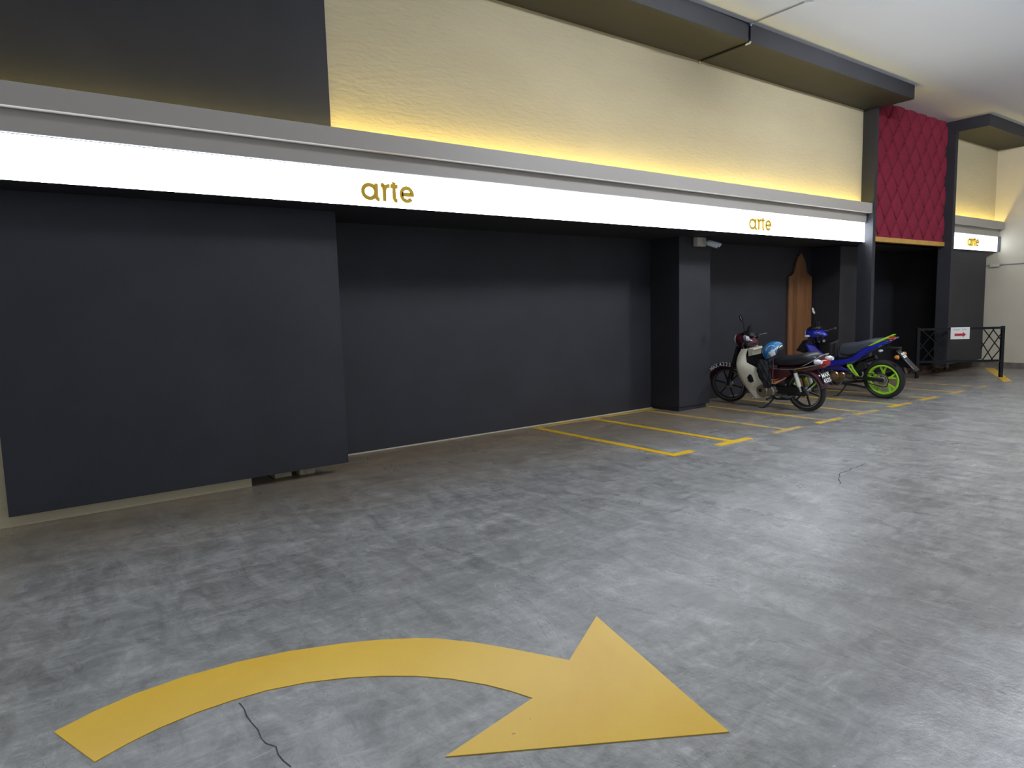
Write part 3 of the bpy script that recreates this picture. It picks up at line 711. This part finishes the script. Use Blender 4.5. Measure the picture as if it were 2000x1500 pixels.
    for s in (-1, 1):
        MB().tube([(.44, s*.09, .175), (.44, s*.24, .175)], .014, 10).build('foot_peg', RUBBER, root, True)
        MB().tube([(.12, s*.09, .215), (.17, s*.16, .20), (.26, s*.19, .225)], .022, 10).build('rear_peg', BPLASTIC, root, True)
    MB().tube([(.66, .10, .16), (.70, .16, .155), (.72, .20, .16)], .009, 8).build('gear_lever', STEEL, root, True)
    MB().tube([(.46, .08, .18), (.40, .09, .15), (.20, .09, .16)], .014, 8).build('stand_bracket', BMETAL, root, True)
    st = MB().tube([(.43, .085, .165), (.48, .135, .09), (.545, .195, .0285)], [.013, .012, .010], 10).build('side_stand', BMETAL, root, True)
    MB().bar((.535, .185, .0280), (.60, .205, .0310), .03, .008).build('stand_foot', BMETAL, st)
    # cable
    MB().tube([(.73, .16, .58), (.66, .16, .50), (.60, .15, .44), (.54, .13, .38)], .006, 6).build('cable', BPLASTIC, root, True)
    return root
mb_root = maroon_bike()

# helmet and cloth bundle resting on the maroon motorcycle
def bikeM(rootloc, rx, rz): return Matrix.Translation(rootloc) @ Matrix.Rotation(math.radians(rz), 4, 'Z') @ Matrix.Rotation(math.radians(rx), 4, 'X')
BM1 = bikeM((8.50, 4.93, 0), -8, 86.5)
def helmet():
    c = BM1 @ Vector((.425, .03, .80))
    t = empty('helmet', c, (0, 0, math.radians(117.5))); tag(t, 'blue open-face helmet with white trim resting on the maroon motorcycle', 'helmet')
    tilt = Matrix.Rotation(math.radians(28), 4, 'Y') @ Matrix.Diagonal((1.12, .93, .98, 1))
    # helmet faces backwards (-x): crown sphere cut by a sloping rim
    R = .135
    def shell(u, v):
        th = -PI+2*PI*u           # azimuth, 0 = +x (back of the helmet)
        lowest = 112 if abs(th) < 1.75 else 78   # opening towards -x
        k = 1/(1+math.exp((abs(th)-1.95)*7)); lowest = 74+44*k
        ph = math.radians(lowest)*v
        return (R*math.sin(ph)*math.cos(th), R*math.sin(ph)*math.sin(th), R*math.cos(ph))
    MB().grid(shell, 48, 16).xf(tilt).build('shell', HBLUE, t, True, .008)
    def rimpt(u, r=R*1.012):
        th = -PI+2*PI*u; k = 1/(1+math.exp((abs(th)-1.95)*7)); ph = math.radians(74+44*k)
        return Vector((r*math.sin(ph)*math.cos(th), r*math.sin(ph)*math.sin(th), r*math.cos(ph)))
    MB().tube([tilt @ rimpt(i/64) for i in range(64)], .006, 8, True).build('rim_trim', BPLASTIC, t, True)
    # white band down each cheek and a peak stripe
    for s in (-1, 1):
        def band(u, v, s=s):
            th = s*(1.15+1.5*u); ph = math.radians(86-8*u+(v-.5)*11)
            return (R*1.02*math.sin(ph)*math.cos(th), R*1.02*math.sin(ph)*math.sin(th), R*1.02*math.cos(ph))
        MB().grid(band, 10, 4).xf(tilt).build('white_band', HWHITE, t, True, .003)
        def cheek(u, v, s=s):
            th = s*(1.2+.5*u); ph = math.radians(88+24*v)
            return (R*1.02*math.sin(ph)*math.cos(th), R*1.02*math.sin(ph)*math.sin(th), R*1.02*math.cos(ph))
        MB().grid(cheek, 8, 5).xf(tilt).build('cheek_patch', HWHITE, t, True, .003)
        MB().disc((0, s*R*.955, .012), .022, 0, s*.012, 'y', 18, .003).xf(tilt).build('snap_button', HWHITE, t, True)
        pts = []
        for i in range(13):
            a = math.radians(20+i*140/12); q = Vector((.062*math.cos(a)+.01, 0, .062*math.sin(a)+.03)); q.y = s*math.sqrt(max(.0001, (R*1.01)**2-q.x**2-q.z**2)); pts.append(tilt @ q)
        MB().tube(pts, .0045, 6).build('white_arc', HWHITE, t, True)
    MB().grid(lambda u, v: (.90*R*math.sin(math.radians(100)*v)*math.cos(-PI+2*PI*u), .90*R*math.sin(math.radians(100)*v)*math.sin(-PI+2*PI*u), .90*R*math.cos(math.radians(100)*v)), 24, 8).xf(tilt).build('lining', CLOTH, t, True)
    MB().tube([(.0, .12, -.08), (-.005, .135, -.20), (.0, .14, -.32), (-.02, .14, -.42)], .009, 8).build('chin_strap', MAROON, t, True)
helmet()
def bundle():
    c = BM1 @ Vector((.52, .10, .52)); t = empty('cloth_bundle', c, (math.radians(-8), 0, math.radians(86.5)))
    tag(t, 'crumpled black cloth hanging ahead of the maroon motorcycle seat', 'cloth')
    def fn(u, v):
        a = 2*PI*u; z = .19-.40*v; w = .055+.045*math.sin(PI*min(1, v*1.05))+.012*math.sin(5*a+9*v)+.008*math.sin(9*a-14*v)
        return (.01-.06*(v-.3)+w*math.cos(a)*1.05, .025+w*.72*math.sin(a), z)
    MB().grid(fn, 40, 18).build('folded_cloth', CLOTH, t, True)
    MB().tube([(.05, .06, .16), (.035, .085, .02), (.01, .08, -.12)], [.010, .008, .008], 8).build('drawstring', BPLASTIC, t, True)
bundle()

# ------------------------------------------------------------------ blue motorcycle
def blue_bike():
    root = empty('motorcycle', (10.36, 4.80, 0), (math.radians(-8), 0, math.radians(93)))
    tag(root, 'blue motorcycle with lime green wheels and a raised tail beside the brown board', 'motorcycle')
    WB = 1.23; RC = (0, 0, .287); FC = (WB, 0, .28)
    ax = Vector((-.40, 0, 1)).normalized(); ST = steer((WB-.06, 0, .30), ax, 14)
    wheel('rear_wheel', RC, .290, .208, .115, LIME, None, 5, .030, root, None, .05, 'fork')
    wheel('front_wheel', FC, .280, .222, .080, LIME, None, 5, .026, root, ST, .05, 'fork')
    for s in (-1, 1): MB().tube([(WB, s*.066, .28), (WB-.10, s*.066, .52), (WB-.24, s*.06, .88)], [.021, .026, .022], 10).xf(ST).build('fork_leg', BMETAL, root, True)
    fender(FC, .32, 30, 160, .062, .05).xf(ST).build('front_fender', BLUE, root, True, .004)
    # front cowl / leg shields
    for s in (-1, 1):
        MB().grid(lambda u, v, s=s: ((1.10-.22*u-(.30+.16*u)*v*(.4+.6*u)), s*(.10+.07*math.sin(PI*(.15+.7*u))-.05*v), .83-.40*u-.04*v), 14, 8).build('leg_shield', BLUE, root, True, .006)
    MB().grid(lambda u, v: (1.10-.20*u+.06*(1-(2*v-1)**2), (.10+.07*math.sin(PI*(.15+.7*u)))*(2*v-1), .83-.40*u), 12, 10).build('front_cowl', BLUE, root, True, .006)
    MB().prism([(1.28, .70), (1.16, .86), (1.06, .86), (1.02, .74), (1.14, .66)], -.13, .13, .03).build('front_panel', BPLASTIC, root, True)
    MB().tube([(.92, 0, .70), (.84, 0, .94)], .04, 12).build('steering_tube', BMETAL, root, True)
    MB().loft([(1.13, 0, .97, .05, .05, 2.2), (1.10, 0, .97, .085, .075, 2.4), (1.02, 0, .975, .11, .085, 2.4), (.94, 0, .97, .11, .075, 2.3), (.86, 0, .945, .08, .05, 2.2), (.82, 0, .93, .04, .025, 2)], 20).xf(ST).build('handlebar_cover', BLUE, root, True)
    MB().loft([(1.10, 0, 1.045, .05, .01, 2.4), (1.04, 0, 1.055, .08, .035, 2.4), (.95, 0, 1.06, .08, .045, 2.4), (.90, 0, 1.05, .05, .02, 2.4)], 16).xf(ST).build('meter', BPLASTIC, root, True)
    MB().lathe([(.0005, .03), (.045, .026), (.065, .01), (.07, 0), (.0005, 0)], (1.115, 0, .965), 'x', 24, False).xf(ST).build('headlight', CLEAR, root, True)
    for s in (-1, 1): MB().loft([(1.13, s*.085, .945, .018, .018, 2), (1.09, s*.10, .95, .026, .022, 2), (1.05, s*.105, .955, .012, .012, 2)], 12).xf(ST).build('indicator', CLEAR, root, True)
    MB().tube([(.80, .34, .945), (.86, .2, .955), (.91, .08, .95), (.91, -.08, .95), (.86, -.2, .955), (.80, -.34, .945)], .012, 10).xf(ST).build('handlebar', CHROME, root, True)
    for s in (-1, 1):
        MB().tube([(.865, s*.19, .955), (.795, s*.345, .943)], .018, 12).xf(ST).build('grip', BPLASTIC, root, True)
        MB().tube([(.795, s*.345, .943), (.785, s*.368, .941)], .020, 12).xf(ST).build('bar_end', STEEL, root, True)
        MB().tube([(.92, s*.18, .95), (.91, s*.25, .94), (.86, s*.34, .92)], [.008, .007, .008], 8).xf(ST).build('lever', STEEL, root, True)
        MB().loft([(.90, s*.165, .955, .035, .03, 2.5), (.84, s*.175, .95, .035, .03, 2.5)], 12).xf(ST).build('switch_box', BPLASTIC, root, True)
        if s > 0: mirror_part(root, (.90, .17, .97), (.925, .25, 1.345), ST, -.15)
    MB().prism([(.93, 1.06), (.99, 1.08), (.96, 1.16), (.91, 1.16)], -.02, .05, .008).xf(ST).build('phone_holder', BPLASTIC, root, True)
    # basket: deep black tub with a round rear rim
    def tub(u, v):
        a = 2*PI*u; k = .72+.28*v; cx = .80; e = 2/3.2
        c, q = math.cos(a), math.sin(a)
        return (cx+.135*k*math.copysign(abs(c)**e, c), .125*k*math.copysign(abs(q)**e, q), .56+.265*v-.03*math.cos(a)*v*(-1 if False else 1))
    bk = MB().grid(tub, 32, 8).build('basket', BPLASTIC, root, True, .006)
    MB().tube([tub(i/32, 1.0) for i in range(32)], .008, 8, True).build('basket_rim', BMETAL, bk, True)
    # main body: low at the knees, sweeping up to the tail
    def body_side(s):
        P = [(.84, .565), (.62, .57), (.50, .59), (.40, .62), (.33, .68), (.25, .745), (.14, .80), (.02, .845), (-.16, .90), (-.17, .885), (-.06, .82), (.06, .765), (.20, .675), (.32, .58), (.42, .53), (.58, .49), (.76, .455), (.86, .45)]
        return MB().prism(P, s*.125-.035, s*.125+.035, .025)
    for s in (-1, 1): body_side(s).build('body_panel', BLUE, root, True)
    MB().loft([(.82, 0, .51, .10, .05, 3), (.5, 0, .55, .11, .05, 3), (.30, 0, .66, .11, .05, 3), (.05, 0, .80, .10, .04, 3), (-.12, 0, .875, .06, .02, 3)], 16).build('centre_body', BPLASTIC, root, True)
    for s in (-1, 1):
        MB().prism([(.16, .805), (.02, .885), (-.09, .935), (-.135, .94), (-.125, .925), (.0, .86), (.12, .805)], s*.125-.014, s*.125+.016, .006).build('tail_stripe', LIME, root, True)
        MB().prism([(.07, .80), (-.05, .85), (-.16, .893), (-.15, .88), (-.04, .825), (.07, .78)], s*.150-.008, s*.155+.008, .004).build('tail_flash', BLUE, root, True)
    MB().loft([(-.10, 0, .90, .09, .022, 2.6), (-.17, 0, .905, .06, .015, 2.6)], 14).build('tail_light', REDLENS, root, True)
    # seat
    MB().loft([(.61, 0, .735, .06, .055, 3), (.585, 0, .725, .095, .085, 3), (.48, 0, .72, .11, .10, 3), (.36, 0, .74, .12, .095, 3), (.26, 0, .785, .125, .075, 3), (.12, 0, .835, .12, .06, 3), (.0, 0, .865, .10, .04, 3), (-.06, 0, .88, .07, .02, 3)], 24).build('seat', VINYLGREY, root, True)
    # engine
    en = MB().loft([(.76, 0, .30, .06, .07, 2.6), (.70, 0, .295, .08, .10, 2.6), (.56, 0, .30, .085, .105, 2.8), (.46, 0, .315, .07, .085, 2.6)], 18).build('engine', ALLOYDULL, root, True)
    MB().disc((.68, 0, .325), .075, .08, .125, 'y', 28, .014).build('crankcase_cover', BRONZEENG, en, True)
    MB().disc((.57, 0, .335), .058, .08, .12, 'y', 24, .012).build('sprocket_cover', BRONZEENG, en, True)
    MB().disc((.68, 0, .325), .03, .124, .130, 'y', 18, .002).build('cover_cap', ALLOY, en, True)
    MB().lathe([(.085, .09), (.085, .10), (.078, .10), (.078, .09)], (.66, 0, .25), 'y', 28).build('clutch_ring', STEEL, en, True)
    for i in range(5): MB().box(.78+i*.022, .792+i*.022, -.08, .08, .25, .40).build('cooling_fin', ALLOYDULL, en)
    MB().tube([(.93, 0, .72), (.80, 0, .46), (.45, 0, .46), (.10, 0, .62)], .035, 10).build('frame', BMETAL, root, True)
    # green foot bracket
    fb = MB().tube([(.46, .135, .50), (.40, .14, .43), (.315, .145, .345)], [.016, .018, .014], 10).build('foot_bracket', LIME, root, True)
    MB().tube([(.40, .14, .51), (.375, .145, .45), (.30, .145, .345)], [.016, .016, .013], 10).build('bracket_arm', LIME, fb, True)
    MB().tube([(.46, .135, .50), (.40, .14, .515)], .018, 10).build('bracket_top', LIME, fb, True)
    MB().tube([(.30, .14, .345), (.25, .15, .345), (.23, .15, .38), (.235, .15, .42)], .011, 8).build('bracket_guard', STEEL, fb, True)
    MB().tube([(.31, .14, .345), (.31, .23, .345)], .013, 10).build('foot_peg', RUBBER, fb, True)
    MB().tube([(.30, 0, .55), (.20, 0, .33)], .032, 12).build('shock_absorber', BRONZEENG, root, True)
    MB().prism([(.36, .50), (.30, .56), (.22, .55), (.20, .46), (.27, .41), (.35, .43)], -.09, .09, .015).build('battery_box', BPLASTIC, root, True)
    for s in (-1, 1): MB().bar((.42, s*.085, .325), (-.03, s*.085, .287), .03, .05).build('swing_arm', BMETAL, root)
    MB().lathe([(.098, .070), (.098, .078), (.070, .078), (.070, .070)], RC, 'y', 32).build('sprocket', STEEL, root, True)
    MB().disc(RC, .055, .06, .085, 'y', 20, .006).build('sprocket_carrier', ALLOYDULL, root, True)
    MB().tube([(-.02, .080, .385), (.50, .080, .36), (.52, .080, .33), (.50, .080, .30), (-.02, .080, .187), (-.07, .08, .205), (-.1, .08, .287), (-.07, .08, .36)], .007, 6, True).build('chain', BMETAL, root, True)
    MB().tube([(.74, -.06, .22), (.60, -.12, .18), (.36, -.15, .20), (.22, -.15, .24), (-.24, -.155, .40)], [.018, .018, .02, .04, .045], 12).build('exhaust', BMETAL, root, True)
    MB().tube([(.56, .07, .20), (.36, .09, .19), (.20, .085, .16)], .018, 8).build('stand_bracket', BMETAL, root, True)
    st = MB().tube([(.51, .085, .195), (.56, .14, .10), (.615, .195, .0285)], [.013, .012, .010], 10).build('side_stand', BMETAL, root, True)
    MB().bar((.60, .185, .0280), (.665, .205, .031), .03, .008).build('stand_foot', BMETAL, st)
    # rear plate carrier
    MB().tube([(-.02, 0, .80), (-.10, 0, .765), (-.25, 0, .76)], .018, 8).build('plate_bracket', BMETAL, root, True)
    mf = MB().grid(lambda u, v: (-.20-.235*u-.02*u*u, (v-.5)*(.12+.02*u), .735-.30*u), 8, 4).build('mud_flap', BPLASTIC, root, True, .008)
    PM = Matrix.Translation((-.278, 0, .655)) @ Matrix.Rotation(math.radians(-90), 4, 'Z') @ Matrix.Rotation(math.radians(-35), 4, 'X')
    plo = MB().box(-.06, .06, -.003, .003, -.05, .05).xf(PM).build('number_plate', BPLASTIC, root)
    w = MB()
    for zr in (.0245, -.0215):
        for i in range(3):
            x = -.036+i*.036; w.box(x-.014, x-.006, -.0055, -.003, zr-.018, zr+.018); w.box(x-.010, x+.014, -.0055, -.003, zr+.010, zr+.018); w.box(x+.004, x+.012, -.0055, -.003, zr-.018, zr+.016); w.box(x-.010, x+.010, -.0055, -.003, zr-.018, zr-.010)
    w.xf(PM).build('number_marks', WLETTER, plo)
    for s in (-1, 1):
        MB().tube([(-.22, s*.02, .67), (-.235, s*.10, .655)], .008, 8).build('indicator_stalk', BPLASTIC, root, True)
        MB().loft([(-.205, s*.12, .65, .018, .018, 2), (-.225, s*.125, .65, .028, .028, 2), (-.255, s*.125, .65, .030, .030, 2), (-.265, s*.125, .65, .014, .014, 2)], 16).build('indicator', AMBER, root, True)
    MB().loft([(.02, .10, .73, .014, .014, 2), (-.01, .11, .735, .022, .02, 2), (-.04, .11, .74, .012, .012, 2)], 12).build('reflector', CLEAR, root, True)
    return root
blue_bike()
